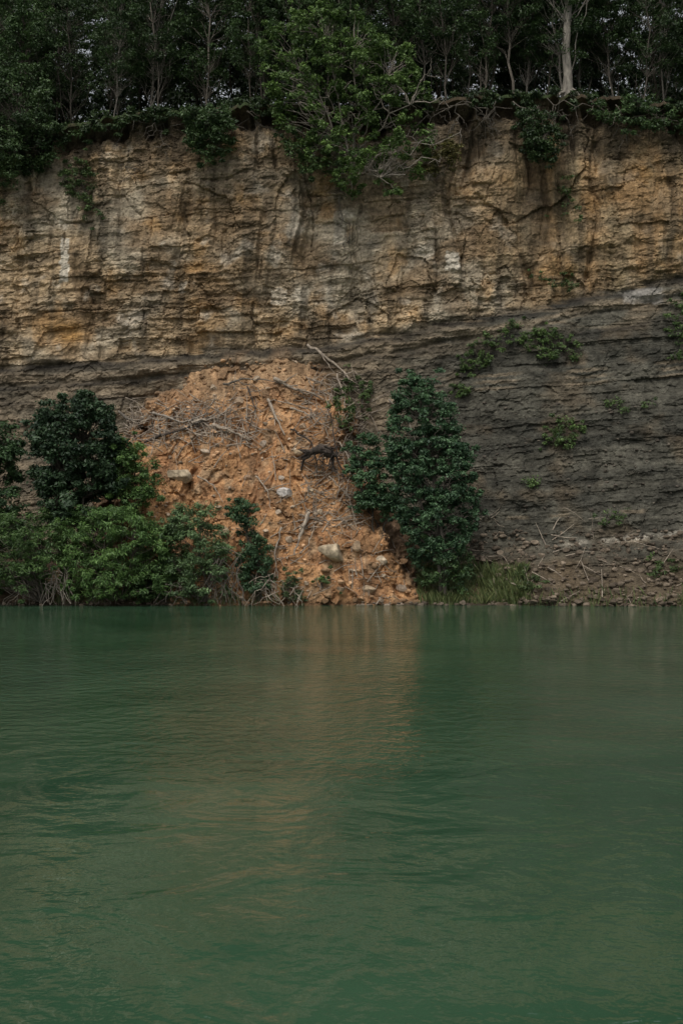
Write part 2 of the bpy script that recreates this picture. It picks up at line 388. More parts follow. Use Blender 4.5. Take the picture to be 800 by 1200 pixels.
def curve(a, b, rng, wob=.1, sag=0, n=6):
    a = np.asarray(a, float); b = np.asarray(b, float); t = np.linspace(0, 1, n)[:, None]
    L = np.linalg.norm(b-a); p = a*(1-t)+b*t
    w = rng.randn(n, 3)*wob*L*.5; w[0] = 0; w[-1] = 0
    p = p+w; p[:, 2] += (sag*L*np.sin(np.pi*t[:, 0])); return p
def leaves(C, Rr, per, L, W, rng, cd, clt, flat=.7, droop=.3):
    n = len(C); cnt = np.maximum((per*rng.uniform(.5, 1.3, n)).astype(int), 3)
    idx = np.repeat(np.arange(n), cnt); m = len(idx)
    d = rng.randn(m, 3); d /= np.linalg.norm(d, axis=1)[:, None]
    rr = rng.uniform(.15, 1.0, m)**.6*(1+.18*rng.randn(m))
    sq = np.stack([rng.uniform(.8, 1.35, n), rng.uniform(.8, 1.3, n), rng.uniform(.45, .9, n)*flat/.7], 1)
    pos = C[idx]+d*(rr*Rr[idx])[:, None]*sq[idx]
    nn = d*.5+np.array([0, -.1, .7])[None]+rng.randn(m, 3)*.5; nn /= np.linalg.norm(nn, axis=1)[:, None]
    t = rng.randn(m, 3)+d*.8; t[:, 2] -= droop; t -= nn*np.sum(t*nn, 1)[:, None]; t /= np.linalg.norm(t, axis=1)[:, None]
    bq = np.cross(nn, t); l = (L*rng.uniform(.6, 1.35, m))[:, None]*.5; w = (W*rng.uniform(.7, 1.3, m))[:, None]*.5
    V = np.stack([pos-t*l, pos+bq*w-nn*w*.2, pos+t*l, pos-bq*w-nn*w*.2], 1).reshape(-1, 3)
    Fq = np.arange(m*4).reshape(-1, 4)
    mixc = np.clip(.5*rng.rand(n)[idx]+.5*rng.rand(m), 0, 1)**1.3
    c = np.array(cd)[None]*(1-mixc[:, None])+np.array(clt)[None]*mixc[:, None]
    c = c*(1+.15*rng.randn(m))[:, None]
    return V, Fq, np.repeat(np.clip(c, .003, 1), 4, 0)
def sample_env(rows, n, d0, rng, dep=.8, holes=0):
    rows = np.array(rows, float); py = rows[:, 0]
    ys = np.linspace(py[0], py[-1], 200); wl = np.interp(ys, py, rows[:, 1]); wr = np.interp(ys, py, rows[:, 2])
    w = wr-wl; k = rng.choice(200, n, p=w/w.sum())
    out = []
    for i in k:
        u = rng.uniform(-1, 1); cx = (wl[i]+wr[i])/2; hw = w[i]/2
        d = d0+rng.uniform(-1, 1)*math.sqrt(max(0, 1-u*u))*min(hw*d0/F, 2.2)*dep
        p = P(cx+u*hw, ys[i], d)
        if holes and pn(p[0]*1.1, p[2]*1.1, 77) > holes: continue
        out.append(p)
    return np.array(out)
DK = (.022, .045, .018); LT = (.10, .16, .055)
def plant(name, label, cat, base, tops, targets, rng, clump=(.3, .55), per=110, L=.17, W=.09, cd=DK, clt=LT, bark=None, r0=.08, group=None, twig=.012, frac=.45, parts=('trunk', 'crown'), stemn=6, droop=.3, seg=5, jit=.3, bare=()):
    base = np.array(base, float); e = empty(name, base); tb = Tubes()
    stems = []
    for tp in tops:
        p = curve(base+rng.randn(3)*np.array([.06, .06, 0]), tp, rng, .05, 0, stemn)
        rd = np.linspace(r0, r0*.25, len(p)); tb.add(p, rd, 7); stems.append((p, rd))
    allp = np.concatenate([s[0][:-1] for s in stems]); allr = np.concatenate([s[1][:-1] for s in stems])
    for j, t in enumerate(list(targets)+list(bare)):
        dv = t-allp; hd = np.linalg.norm(dv[:, :2], axis=1); cost = np.abs(dv[:, 2]-hd*frac*1.3)+hd*.7
        i = int(np.argmin(cost+rng.rand(len(cost))*.4))
        r1 = min(allr[i]*.55, .012+.012*np.linalg.norm(t-allp[i])); c = curve(allp[i], t, rng, .09, .06, 6)
        if j >= len(targets):
            c = curve(allp[i], t, rng, .12, .08, 8); tb.add(c, np.linspace(.035, .010, 8), 6)
            for q in range(4):
                k = rng.randint(3, 8); tb.add(curve(c[k], c[k]+rng.randn(3)*np.array([.35, .2, .3]), rng, .1, 0, 4), np.linspace(.014, .006, 4), 4)
        else: tb.add(c, np.linspace(max(r1, twig), twig*.6, len(c)), seg)
    tb.build(parts[0], bark or M_BARK, e, base)
    C = targets
    C2 = C+rng.randn(*C.shape)*jit
    CC = np.concatenate([C, C2]); rr = rng.uniform(clump[0], clump[1], len(CC)); rr[len(C):] *= .6
    V, Fq, c = leaves(CC, rr, per, L, W, rng, cd, clt, droop=droop)
    mk(parts[1], V-base[None], Fq, M_LEAF, c, False, e)
    return tag(e, label, cat, group)

# ---------------- shore vegetation ----------------
def rngs(k): return np.random.RandomState(k)
def shrub_px(label, rows, n, d0, basepx, seed, name='shrub', cat='shrub', group=None, tops=3, **kw):
    r = rngs(seed); T_ = sample_env(rows, n, d0, r, holes=kw.pop('holes', 0)); b = P(basepx[0], basepx[1], d0)
    if basepx[1] > 640: b[2] = min(b[2], .25)
    tp = [T_[r.randint(len(T_))] for _ in range(tops)] if isinstance(tops, int) else [P(q[0], q[1], d0) for q in tops]
    return plant(name, label, cat, b, tp, T_, r, group=group, **kw)
G1 = 'trees and shrubs crowding the lake shore'
shrub_px('slender dark green tree at the foot of the landslide', [(434, 482, 497), (452, 466, 514), (485, 455, 532), (520, 452, 548), (560, 456, 559), (600, 462, 557), (635, 474, 550), (662, 490, 535)], 440, 59.3, (518, 695), 11,
         name='shore_tree', cat='tree', group=G1, tops=[(490, 436), (515, 520), (478, 500)], r0=.10, clump=(.16, .33), per=76, L=.14, W=.085, cd=(.020, .050, .026), clt=(.105, .19, .085), bark=M_MID, holes=.40, jit=.24)
shrub_px('dense dark rounded tree on the bank', [(464, 92, 112), (478, 50, 130), (505, 36, 138), (540, 34, 140), (580, 44, 136), (616, 62, 120)], 270, 59.4, (72, 702), 12,
         name='shore_tree', cat='tree', group=G1, tops=[(95, 474), (60, 520), (110, 560)], r0=.12, clump=(.22, .42), per=100, L=.17, W=.10, cd=(.016, .038, .019), clt=(.078, .14, .06), holes=.34)
shrub_px('dark tree with drooping foliage over the bank', [(496, -45, 5), (520, -60, 22), (580, -70, 28), (640, -70, 30)], 130, 59.6, (-10, 700), 13,
         name='shore_tree', cat='tree', group=G1, tops=[(-15, 500)], r0=.10, clump=(.26, .46), per=100, cd=(.016, .038, .016), clt=(.078, .145, .05))
GR = dict(cd=(.04, .09, .024), clt=(.18, .31, .082))
shrub_px('bright green shrub behind the rounded tree', [(516, 138, 160), (540, 134, 180), (570, 138, 184), (600, 130, 176)], 75, 59.4, (150, 690), 14, group=G1, per=90, L=.13, W=.06, parts=('stems', 'foliage'), r0=.04, clump=(.2, .38), **GR)
shrub_px('feathery green shrub at the waterline', [(596, 95, 150), (620, 72, 190), (660, 70, 200), (698, 74, 198)], 190, 58.3, (140, 704), 15, group=G1, per=105, L=.18, W=.045, droop=1.0, parts=('stems', 'foliage'), r0=.04, clump=(.18, .40), **GR)
shrub_px('pale green leafy shrub beside the landslide', [(592, 212, 252), (620, 190, 264), (660, 192, 270), (698, 198, 268)], 120, 58.2, (240, 705), 16, group=G1, per=80, L=.13, W=.055, parts=('stems', 'foliage'), r0=.04, bark=M_MID, clump=(.16, .36), cd=(.05, .09, .038), clt=(.21, .32, .13), jit=.24)
shrub_px('upright dark green shrub on the orange soil', [(582, 272, 290), (606, 270, 296), (636, 276, 308), (665, 280, 320), (696, 284, 320)], 60, 58.2, (302, 704), 17, group=G1, per=80, L=.14, W=.07, parts=('stems', 'foliage'), r0=.04, clump=(.16, .32), cd=(.024, .06, .028), clt=(.12, .215, .09), jit=.2)
shrub_px('tangled green shrub with exposed grey roots', [(604, -20, 60), (650, -40, 78), (690, -40, 74)], 150, 58.4, (50, 706), 18, group=G1, per=95, L=.16, W=.05, parts=('stems', 'foliage'), r0=.05, bark=M_MID, clump=(.2, .42), cd=(.03, .068, .02), clt=(.135, .23, .064))
shrub_px('low dark shrub hugging the bank', [(615, 168, 214), (660, 156, 222), (700, 156, 232)], 70, 58.5, (190, 704), 19, group=G1, per=85, L=.14, W=.055, parts=('stems', 'foliage'), r0=.03, clump=(.18, .36), cd=(.028, .06, .02), clt=(.12, .20, .06))
shrub_px('small grey-green shrub at the waterline', [(676, 330, 350), (690, 322, 356), (704, 324, 358)], 20, 58.2, (340, 706), 20, group=G1, per=60, L=.12, W=.04, clump=(.15, .28), parts=('stems', 'foliage'), r0=.02, cd=(.035, .06, .025), clt=(.15, .2, .08))
shrub_px('small dark leafy tree against the slide edge', [(504, 420, 432), (528, 412, 444), (565, 412, 454), (604, 424, 464)], 78, 60.4, (448, 640), 21, group=G1, per=80, L=.14, W=.08, clump=(.17, .33), parts=('stems', 'foliage'), r0=.05, cd=(.022, .054, .026), clt=(.11, .20, .085), jit=.22)
shrub_px('low dark leafy growth under the slender tree', [(645, 488, 550), (668, 490, 552), (690, 500, 540)], 26, 59.2, (515, 700), 22, group=G1, per=70, clump=(.18, .34), L=.14, W=.06, parts=('stems', 'foliage'), r0=.03, cd=(.022, .048, .02), clt=(.10, .17, .055))

G2 = 'small plants rooted in the cliff face'
def cliff_plant(label, rows, n, seed, basepx, cd=(.03, .06, .018), clt=(.135, .21, .06), group=G2, **kw):
    r = rngs(seed); b = on_surf(*basepx)
    rows = np.array(rows, float); T_ = []
    for _ in range(n):
        py = r.uniform(rows[0, 0], rows[-1, 0]); l = np.interp(py, rows[:, 0], rows[:, 1]); q = np.interp(py, rows[:, 0], rows[:, 2])
        px = r.uniform(l, q); s = on_surf(px, py); T_.append(P(px, py, s[1]-r.uniform(.1, .35)))
    T_ = np.array(T_); kw.setdefault('clump', (.12, .28)); kw.setdefault('per', 50); kw.setdefault('L', .14); kw.setdefault('W', .055)
    return plant('cliff_plant', label, 'plant', b, [T_[0], T_[1]], T_, r, cd=cd, clt=clt, group=group, parts=('stems', 'foliage'), r0=.025, twig=.008, seg=4, **kw)
cliff_plant('pale green climbing plant at the top of the slide', [(440, 395, 425), (470, 392, 440), (500, 395, 436)], 32, 31, (415, 490))
cliff_plant('leafy fern clump on the dark shale', [(490, 645, 668), (508, 632, 686), (524, 640, 672)], 20, 32, (658, 512))
cliff_plant('trailing green shrub on the shale ledge', [(384, 612, 650), (404, 605, 680), (420, 640, 678)], 34, 33, (650, 405))
cliff_plant('straggling creeper on the shale ledge', [(378, 585, 612), (400, 558, 605), (432, 540, 560)], 30, 34, (575, 400), per=45)
cliff_plant('sparse green shrub beside the dark cliff', [(345, 785, 815), (385, 780, 825), (420, 790, 825)], 26, 35, (800, 395))
cliff_plant('fern clump hanging on the ochre rock', [(188, 72, 98), (215, 68, 122), (255, 90, 125)], 34, 36, (95, 215), cd=(.024, .042, .014), clt=(.10, .16, .046))
cliff_plant('small green tuft on the shale', [(450, 530, 545), (462, 525, 552)], 8, 37, (540, 458))
cliff_plant('small tuft below the ochre rock', [(322, 600, 670), (338, 645, 672)], 9, 38, (660, 330), per=30)
cliff_plant('low weeds at the foot of the shale', [(660, 600, 625), (690, 590, 640)], 12, 39, (612, 690), per=50, cd=(.04, .06, .02), clt=(.14, .2, .07))
cliff_plant('small green weed on the orange soil', [(672, 374, 384), (688, 370, 384)], 4, 40, (378, 690), clump=(.08, .16))
cliff_plant('green weed on the shale slope', [(655, 765, 790), (680, 760, 800)], 9, 42, (778, 670), per=35)
cliff_plant('tiny fern in a crack of the shale', [(560, 615, 635), (570, 610, 640)], 5, 43, (625, 566), per=35)
cliff_plant('thin creeper in the ochre rock', [(200, 655, 670), (260, 660, 680)], 8, 44, (665, 230), per=30)
cliff_plant('sparse weeds along the shale bedding', [(470, 700, 760), (480, 690, 770)], 8, 45, (730, 478), per=25)
cliff_plant('sparse weeds on the dark slope', [(600, 690, 740), (612, 690, 750)], 7, 46, (715, 608), per=25)

# ---------------- cliff-top hanging vegetation ----------------
G3 = 'shrubs hanging over the cliff edge'
def edge_shrub(label, rows, n, d0, basepx, seed, **kw):
    kw.setdefault('cd', (.017, .037, .013)); kw.setdefault('clt', (.085, .145, .046)); kw.setdefault('clump', (.2, .38)); kw.setdefault('L', .15); kw.setdefault('W', .075)
    return shrub_px(label, rows, n, d0, basepx, seed, name='hanging_shrub', group=G3, parts=('stems', 'foliage'), r0=.04, **kw)
edge_shrub('dark shrub hanging over the cliff edge', [(128, 212, 272), (160, 220, 270), (192, 238, 258)], 75, 64.7, (245, 132), 51, per=80)
edge_shrub('dark hanging shrub below the pale tree', [(130, 606, 648), (158, 612, 654), (190, 622, 646)], 55, 64.8, (630, 125), 52, per=75)
edge_shrub('dark foliage mass spilling over the cliff corner', [(70, -60, 40), (120, -60, 66), (165, -60, 72), (190, -60, 55), (218, -60, 12)], 170, 65.2, (0, 180), 53, per=120, clump=(.32, .55))
edge_shrub('reddish green shrub on the cliff lip', [(165, 492, 530), (182, 498, 541), (200, 505, 530)], 26, 64.8, (500, 165), 54, per=65, clump=(.16, .3), cd=(.06, .05, .018), clt=(.19, .18, .055))
edge_shrub('leafy shrub drooping below the edge', [(150, 320, 420), (190, 345, 400), (205, 380, 396)], 40, 64.6, (390, 150), 55, per=60, clt=(.12, .19, .058))
edge_shrub('dark shrub at the broken cliff edge', [(115, 690, 760), (140, 700, 800), (150, 740, 810)], 34, 65.6, (750, 125), 56, per=75)
r = rngs(60); d0 = 64.5
Tt = sample_env([(8, 335, 405), (50, 306, 478), (90, 306, 496), (130, 320, 505), (165, 345, 508), (195, 376, 500), (228, 406, 466)], 470, d0, r, holes=.2)
plant('leaning_tree', 'spreading green tree with bare pale stems leaning over the cliff edge', 'tree', P(412, 185, 65.0),
      [P(345, 50, 64.4), P(375, 20, 64.2), P(415, 30, 64.0), P(465, 60, 63.9), P(492, 105, 63.7), P(455, 215, 63.6)], Tt, r, clump=(.18, .36), per=64, L=.17, W=.085,
      cd=(.038, .076, .019), clt=(.20, .32, .08), bark=M_PALE, r0=.055, twig=.013, jit=.25,
      bare=[P(q[0], q[1], 63.3) for q in ((520, 118), (540, 150), (505, 80), (440, 110), (425, 70), (395, 95), (490, 150), (470, 180), (350, 120), (515, 190), (410, 130), (455, 95), (385, 60))])
# ---------------- cliff-top forest ----------------
G4 = 'forest trees on the plateau above the cliff'
def protos():
    out = []
    for k in range(8):
        r = rngs(200+k); H = r.uniform(9, 13.5)
        tb = Tubes(); lean = r.randn(2)*.8
        top = np.array([lean[0], lean[1], H]); tr = curve((0, 0, -.4), top, r, .02, 0, 9); r0 = r.uniform(.05, .12)
        tb.add(tr, np.linspace(r0, .03, 9), 8)
        if k % 3 == 1:
            tr2 = curve((0, 0, -.2), (r.uniform(-2, 2), r.uniform(-1, 1), H*.75), r, .03, 0, 8); tb.add(tr2, np.linspace(r0*.7, .025, 8), 7)
        start = (.20, .30, .40, .26)[k % 4]
        C = []
        for i in range(100):
            h = H*(start+(1.04-start)*r.rand()**.95); w = 2.4*math.sin(math.pi*min(1, max(.2, (h/H-start+.2)/(1.2-start))))**.6
            a = r.rand()*6.28; q = w*math.sqrt(r.rand()); t = np.array([math.cos(a)*q, math.sin(a)*q, h])+np.array([lean[0], lean[1], 0])*h/H
            i0 = max(1, min(7, int((h-q*.5)/H*8))); C.append(t); c = curve(tr[i0], t, r, .14, .05, 5); tb.add(c, np.linspace(.017, .006, 5), 4)
        C = np.array(C)
        V, Fq, c = leaves(C, r.uniform(.25, .65, len(C)), 105, .19, .095, r, (.016, .034, .012), (.082, .142, .044))
        out.append((tb, V, Fq, c))
    return out
PR = protos(); first = {}
def forest(x, u, k, s, rot, bark, label, name='forest_tree'):
    g = ground_pt(x, u); e = empty(name, g); e.rotation_euler = (0, 0, rot); e.scale = (s, s, s)
    key = (k, bark.name)
    if key not in first:
        tb, V, Fq, c = PR[k]
        a = tb.build('trunk', bark, e); b2 = mk('crown', V, Fq, M_LEAF, c, False, e); first[key] = (a, b2)
        for (kk, bn), (aa, bb) in list(first.items()):
            if kk == k and bb is not b2: b2.data = bb.data
    else:
        for o in first[key]:
            q = o.copy(); q.parent = e; COL.objects.link(q)
    return tag(e, label, 'tree', G4)
r = rngs(300)
lab = {M_BARK.name: 'dark-barked forest tree with dense crown', M_MID.name: 'slim grey-barked forest tree with leafy crown', M_OLD.name: 'slim pale-trunked forest tree'}
for row, (u0, u1, step) in enumerate(((1.2, 2.6, 1.6), (3.2, 5.5, 1.7), (6, 9, 2.0), (10, 14, 2.4), (15, 20, 2.8), (21, 27, 3.3))):
    w = 19+row*1.6; x = -w
    while x < w:
        px = 400+x*F/(66+u0+1)
        bark = [M_BARK, M_MID, M_MID, M_OLD, M_MID, M_BARK][r.randint(6)] if row < 2 else [M_BARK, M_MID][r.randint(2)]
        gap = (710 < px < 770 or 230 < px < 258 or 92 < px < 115)
        if not (gap and r.rand() < (.85 if row > 0 else .3)):
            forest(x+r.uniform(-.7, .7), r.uniform(u0, u1), r.randint(8), r.uniform(.55, .9) if row < 2 else r.uniform(.75, 1.05), r.rand()*6.28, bark, lab[bark.name])
        x += step*r.uniform(.5, 1.5)
r = rngs(61); g = ground_pt((665-400)/F*66, .7)
e = empty('pale_tree', g); tb = Tubes()
main = np.array([[0, 0, -.2], [.05, 0, 1], [-.06, 0, 2.2], [.02, .05, 3.4], [.12, 0, 5], [.1, 0, 7.5], [.3, 0, 10]])
tb.add(main, [.3, .21, .19, .18, .16, .13, .05], 10)
for a in range(9):
    an = a/9*6.28; tb.add(curve((0, 0, .35), (math.cos(an)*r.uniform(.5, 1.1), math.sin(an)*.6, -.15), r, .1, .1, 6), np.linspace(.10, .03, 6), 6)
Cc = []
for i in range(44):
    t = np.array([r.uniform(-2.2, 2.2), r.uniform(-1.8, 1.2), r.uniform(5.2, 10.5)]); i0 = (3 if t[2] < 6.5 else (4 if t[2] < 8.5 else 5))
    tb.add(curve(main[i0], t, r, .1, .05, 6), np.linspace(.03, .010, 6), 5); Cc.append(t)
tb.build('trunk', M_OLD, e); V, Fq, c = leaves(np.array(Cc), r.uniform(.25, .55, 44), 85, .18, .09, r, (.018, .036, .013), (.09, .155, .048)); mk('crown', V, Fq, M_LEAF, c, False, e)
tag(e, 'old pale-barked tree with flared roots at the cliff edge', 'tree', G4)

r = rngs(70); C = []; rr = []
for i in range(950):
    x = r.uniform(-24, 24); u = r.uniform(.1, 1)**1.5*16; g = ground_pt(x, u); hh = r.uniform(0, .4+.12*u*r.rand())
    dens = pn(np.array([x*.35]), np.array([u*.3]), 91)[0]
    if dens < -.28 and u < 3: continue
    C.append(g+np.array([0, 0, hh+.05])); rr.append(r.uniform(.2, .5)+.02*u)
for i in range(420):
    x = r.uniform(-22, 22)
    if pn(np.array([x*.5]), np.array([3.]), 92)[0] < -.05: continue
    g = ground_pt(x, 0); C.append(g+np.array([0, -.05, -r.uniform(-.15, .5)*(1 if r.rand() < .7 else 2.0)])); rr.append(r.uniform(.1, .28))
V, Fq, c = leaves(np.array(C), np.array(rr), 60, .18, .08, r, (.012, .024, .009), (.06, .10, .032), droop=.8)
tag(mk('undergrowth', V, Fq, M_LEAF, c, False), 'dark tangled undergrowth along the cliff top', 'undergrowth', kind='stuff')
C = []; rr = []
for i in range(1300):
    x = r.uniform(-27, 27); u = r.uniform(6, 27); g = ground_pt(x, u); top_ = 2.4+.14*u+1.6*pn(np.array([x*.3]), np.array([u*.2]), 93)[0]
    C.append(g+np.array([0, 0, max(.3, top_)*r.rand()**.8])); rr.append(r.uniform(.4, .95))
V, Fq, c = leaves(np.array(C), np.array(rr), 62, .28, .15, r, (.011, .024, .009), (.05, .088, .03), droop=.5)
tag(mk('forest_thicket', V, Fq, M_LEAF, c, False), 'dark leafy thicket filling the forest interior', 'thicket', kind='stuff')

# ---------------- exposed roots along the edge ----------------
r = rngs(80); G5 = 'roots exposed along the cliff edge'
for (a, b) in (((480, 122), (560, 132)), ((520, 120), (600, 128)), ((545, 120), (585, 155)), ((640, 116), (705, 124)), ((600, 120), (660, 140)), ((150, 138), (215, 146)), ((290, 132), (330, 155)), ((430, 190), (398, 140)), ((145, 150), (158, 215)), ((500, 125), (475, 190)), ((395, 215), (412, 290)), ((690, 120), (750, 145)), ((455, 150), (520, 175)), ((100, 146), (150, 150)), ((180, 136), (200, 175)), ((580, 120), (560, 165)), ((720, 124), (735, 168)), ((535, 122), (525, 170)), ((655, 118), (672, 160)), ((245, 135), (300, 146))):
    pa = on_surf(*a) if a[1] > 135 else P(a[0], a[1], 65.3); pb = on_surf(*b) if b[1] > 140 else P(b[0], b[1], 65.1)
    pa[1] -= .15; pb[1] -= .15; e0 = pa.copy(); tb = Tubes(); c = curve(pa, pb, r, .13, -.05, 10); c[:, 1] = np.minimum(c[:, 1], y_cliff(c[:, 0], np.minimum(c[:, 2], ztop(c[:, 0])))-.02)
    tb.add(c, np.linspace(.028, .009, 10), 6)
    for i in range(7):
        k = r.randint(1, 9); tb.add(curve(c[k], c[k]+np.array([r.uniform(-.7, .7), -.1, -r.uniform(.1, .9)]), r, .16, 0, 6), np.linspace(.016, .005, 6), 4)
    o = tb.build('exposed_root', M_MID, None, e0); o.location = Vector(e0.tolist()); tag(o, 'bare woody root dangling from the cliff edge', 'root', G5)

# ---------------- fallen branches ----------------
G6 = 'dead branches scattered on the landslide'
r = rngs(90)
def branch(pts, rad, mat, label, forks=3, wob=.05, lift=.2):
    Q = [on_surf(*p)-np.array([0, lift, -lift*.3]) for p in pts]
    c = np.concatenate([curve(Q[i], Q[i+1], r, wob, .02, 6)[(1 if i else 0):] for i in range(len(Q)-1)])
    ys = y_surf(c[:, 0], c[:, 2])-rad; c[:, 1] = np.minimum(c[:, 1], ys)
    rad *= 1.3
    tb = Tubes(); tb.add(c, np.linspace(rad, rad*.3, len(c))*(1+.15*r.randn(len(c))), 8)
    for i in range(forks):
        k = r.randint(1, len(c)-1); d = c[min(k+1, len(c)-1)]-c[k-1]; d /= np.linalg.norm(d)+1e-6
        t = c[k]+(d+r.randn(3)*np.array([.6, .3, .6]))*r.uniform(.3, .9); t[1] = min(t[1], float(y_surf(t[0:1], t[2:3])[0])-.06)
        tb.add(curve(c[k], t, r, .12, 0, 5), np.linspace(rad*.45, rad*.15, 5), 5)
    o = tb.build('fallen_branch', mat, None, c[0]); o.location = Vector(c[0].tolist()); return tag(o, label, 'branch', G6)
branch([(360, 406), (385, 424), (410, 446)], .06, M_DEAD, 'pale forked dead branch at the top of the slide', 5)
branch([(322, 446), (345, 458), (372, 466)], .075, M_DEAD, 'grey dead branch lying across the slide', 5)
branch([(314, 470), (322, 488), (334, 512)], .06, M_DEAD, 'curved pale dead branch on the soil', 2)
branch([(362, 602), (354, 625), (345, 652)], .08, M_DEAD, 'pale weathered log piece on the orange soil', 1)
branch([(225, 498), (255, 492), (276, 474)], .055, M_DEAD, 'dead branch in the debris pile', 4)
branch([(150, 496), (200, 492), (250, 500)], .05, M_DEAD, 'long thin dead branch in the debris pile', 5)
branch([(170, 520), (215, 505), (262, 488)], .045, M_STUMP, 'dark thin dead branch in the debris pile', 4)
branch([(140, 484), (165, 502), (205, 510)], .05, M_MID, 'grey dead branch in the debris pile', 4)
branch([(250, 500), (272, 508), (292, 516)], .06, M_DEAD, 'short dead branch beside the debris pile', 2)
branch([(180, 486), (215, 497), (245, 488)], .045, M_PALE, 'pale dead branch in the debris pile', 4)
branch([(395, 440), (404, 470), (399, 500)], .035, M_DEAD, 'thin bare stick beside the climbing plant', 3)
branch([(402, 560), (392, 520), (388, 486)], .035, M_STUMP, 'dark bare stick near the uprooted stump', 4)
branch([(330, 620), (322, 650), (326, 680)], .035, M_DEAD, 'thin stick on the orange soil', 2)
branch([(300, 560), (312, 575), (318, 598)], .03, M_DEAD, 'short stick on the orange soil', 2)
branch([(420, 590), (440, 612), (462, 650)], .03, M_STUMP, 'dark thin stick at the slide edge', 3)
branch([(232, 560), (250, 570), (262, 590)], .03, M_DEAD, 'small stick on the orange soil', 1)
branch([(352, 650), (362, 640), (368, 618)], .03, M_DEAD, 'small pale stick on the orange soil', 1)
branch([(455, 470), (480, 500), (492, 545)], .03, M_PALE, 'bare pale stick beside the slender tree', 3)
branch([(340, 505), (365, 520), (372, 560)], .035, M_STUMP, 'dark root strand on the orange soil', 4)
branch([(385, 560), (410, 585), (418, 620)], .03, M_DEAD, 'thin root strand on the orange soil', 4)
branch([(290, 455), (300, 480), (290, 510)], .03, M_STUMP, 'dark thin root strand on the soil', 3)
branch([(262, 452), (290, 446), (330, 452)], .04, M_MID, 'long grey branch lying across the slide top', 4)
branch([(340, 480), (362, 488), (388, 505)], .035, M_DEAD, 'pale thin branch above the stump', 4)
branch([(398, 520), (412, 548), (406, 580)], .03, M_DEAD, 'pale forked twig beside the stump', 4)
# broken stump: gnarled hollow butt, splintered end, roots reaching down
b0 = on_surf(374, 534); b0[1] = float(y_surf(b0[0]+np.linspace(-1, 1, 9), b0[2]+np.linspace(-.5, .5, 9)).min())-.25; tb = Tubes()
core = np.array([[-.62, .1, -.10], [-.42, .02, .06], [-.2, -.05, .16], [.02, -.1, .24], [.22, -.05, .22], [.42, 0, .10], [.55, .05, -.08]])
tb.add(core, [.07, .15, .13, .22, .20, .26, .12], 7)
for i in range(7):
    s0 = core[1]+r.randn(3)*.07; tb.add(curve(s0, s0+np.array([-r.uniform(.25, .6), r.uniform(-.1, .1), r.uniform(-.3, .15)]), r, .08, 0, 4), [.07, .05, .03, .005], 5)
for i in range(24):
    s0 = core[r.randint(2, 7)]+r.randn(3)*.06; a = r.uniform(-2.6, .3); L_ = r.uniform(.3, 1.2)
    c = curve(s0, s0+np.array([math.cos(a)*L_*.7, r.uniform(-.25, .1), math.sin(a)*L_]), r, .2, 0, 7); tb.add(c, np.linspace(.06*r.uniform(.5, 1.2), .008, 7), 6)
tb.add(curve(core[1], (-.95, .1, -.9), r, .12, .05, 7), np.linspace(.09, .03, 7), 6)
o = tb.build('uprooted_stump', M_STUMP, None); o.location = Vector(b0.tolist()); tag(o, 'dark uprooted tree stump with splayed roots on the slide', 'tree stump')

# ---------------- roots at waterline ----------------
G7 = 'bare roots and twigs at the waterline'
for (cx, n, w, h, mat) in ((68, 26, 22, 55, M_PALE), (20, 16, 20, 40, M_MID), (262, 34, 30, 74, M_MID), (120, 12, 25, 40, M_MID), (310, 18, 24, 44, M_DEAD), (205,14,24,35,M_MID), (345, 10, 18, 26, M_DEAD)):
    base = P(cx, 707, 57.8); tb = Tubes()
    for i in range(n):
        a = base+np.array([r.uniform(-w, w)*.035*.7, r.uniform(-.2, .3), r.uniform(.3, .8)*h*.035]); q = base+np.array([r.uniform(-w, w)*.035, r.uniform(-.4, .4), r.uniform(-.15, .1)])
        if r.rand() < .3: q = base+np.array([r.uniform(-w, w)*.035, r.uniform(-.4, .2), r.uniform(.4, 1)*h*.035])
        tb.add(curve(a, q, r, .08, .05, 6), np.linspace(.022, .009, 6), 5)
    o = tb.build('root_tangle', mat, None, base); o.location = Vector(base.tolist()); tag(o, 'tangle of bare grey roots at the waterline', 'roots', G7)

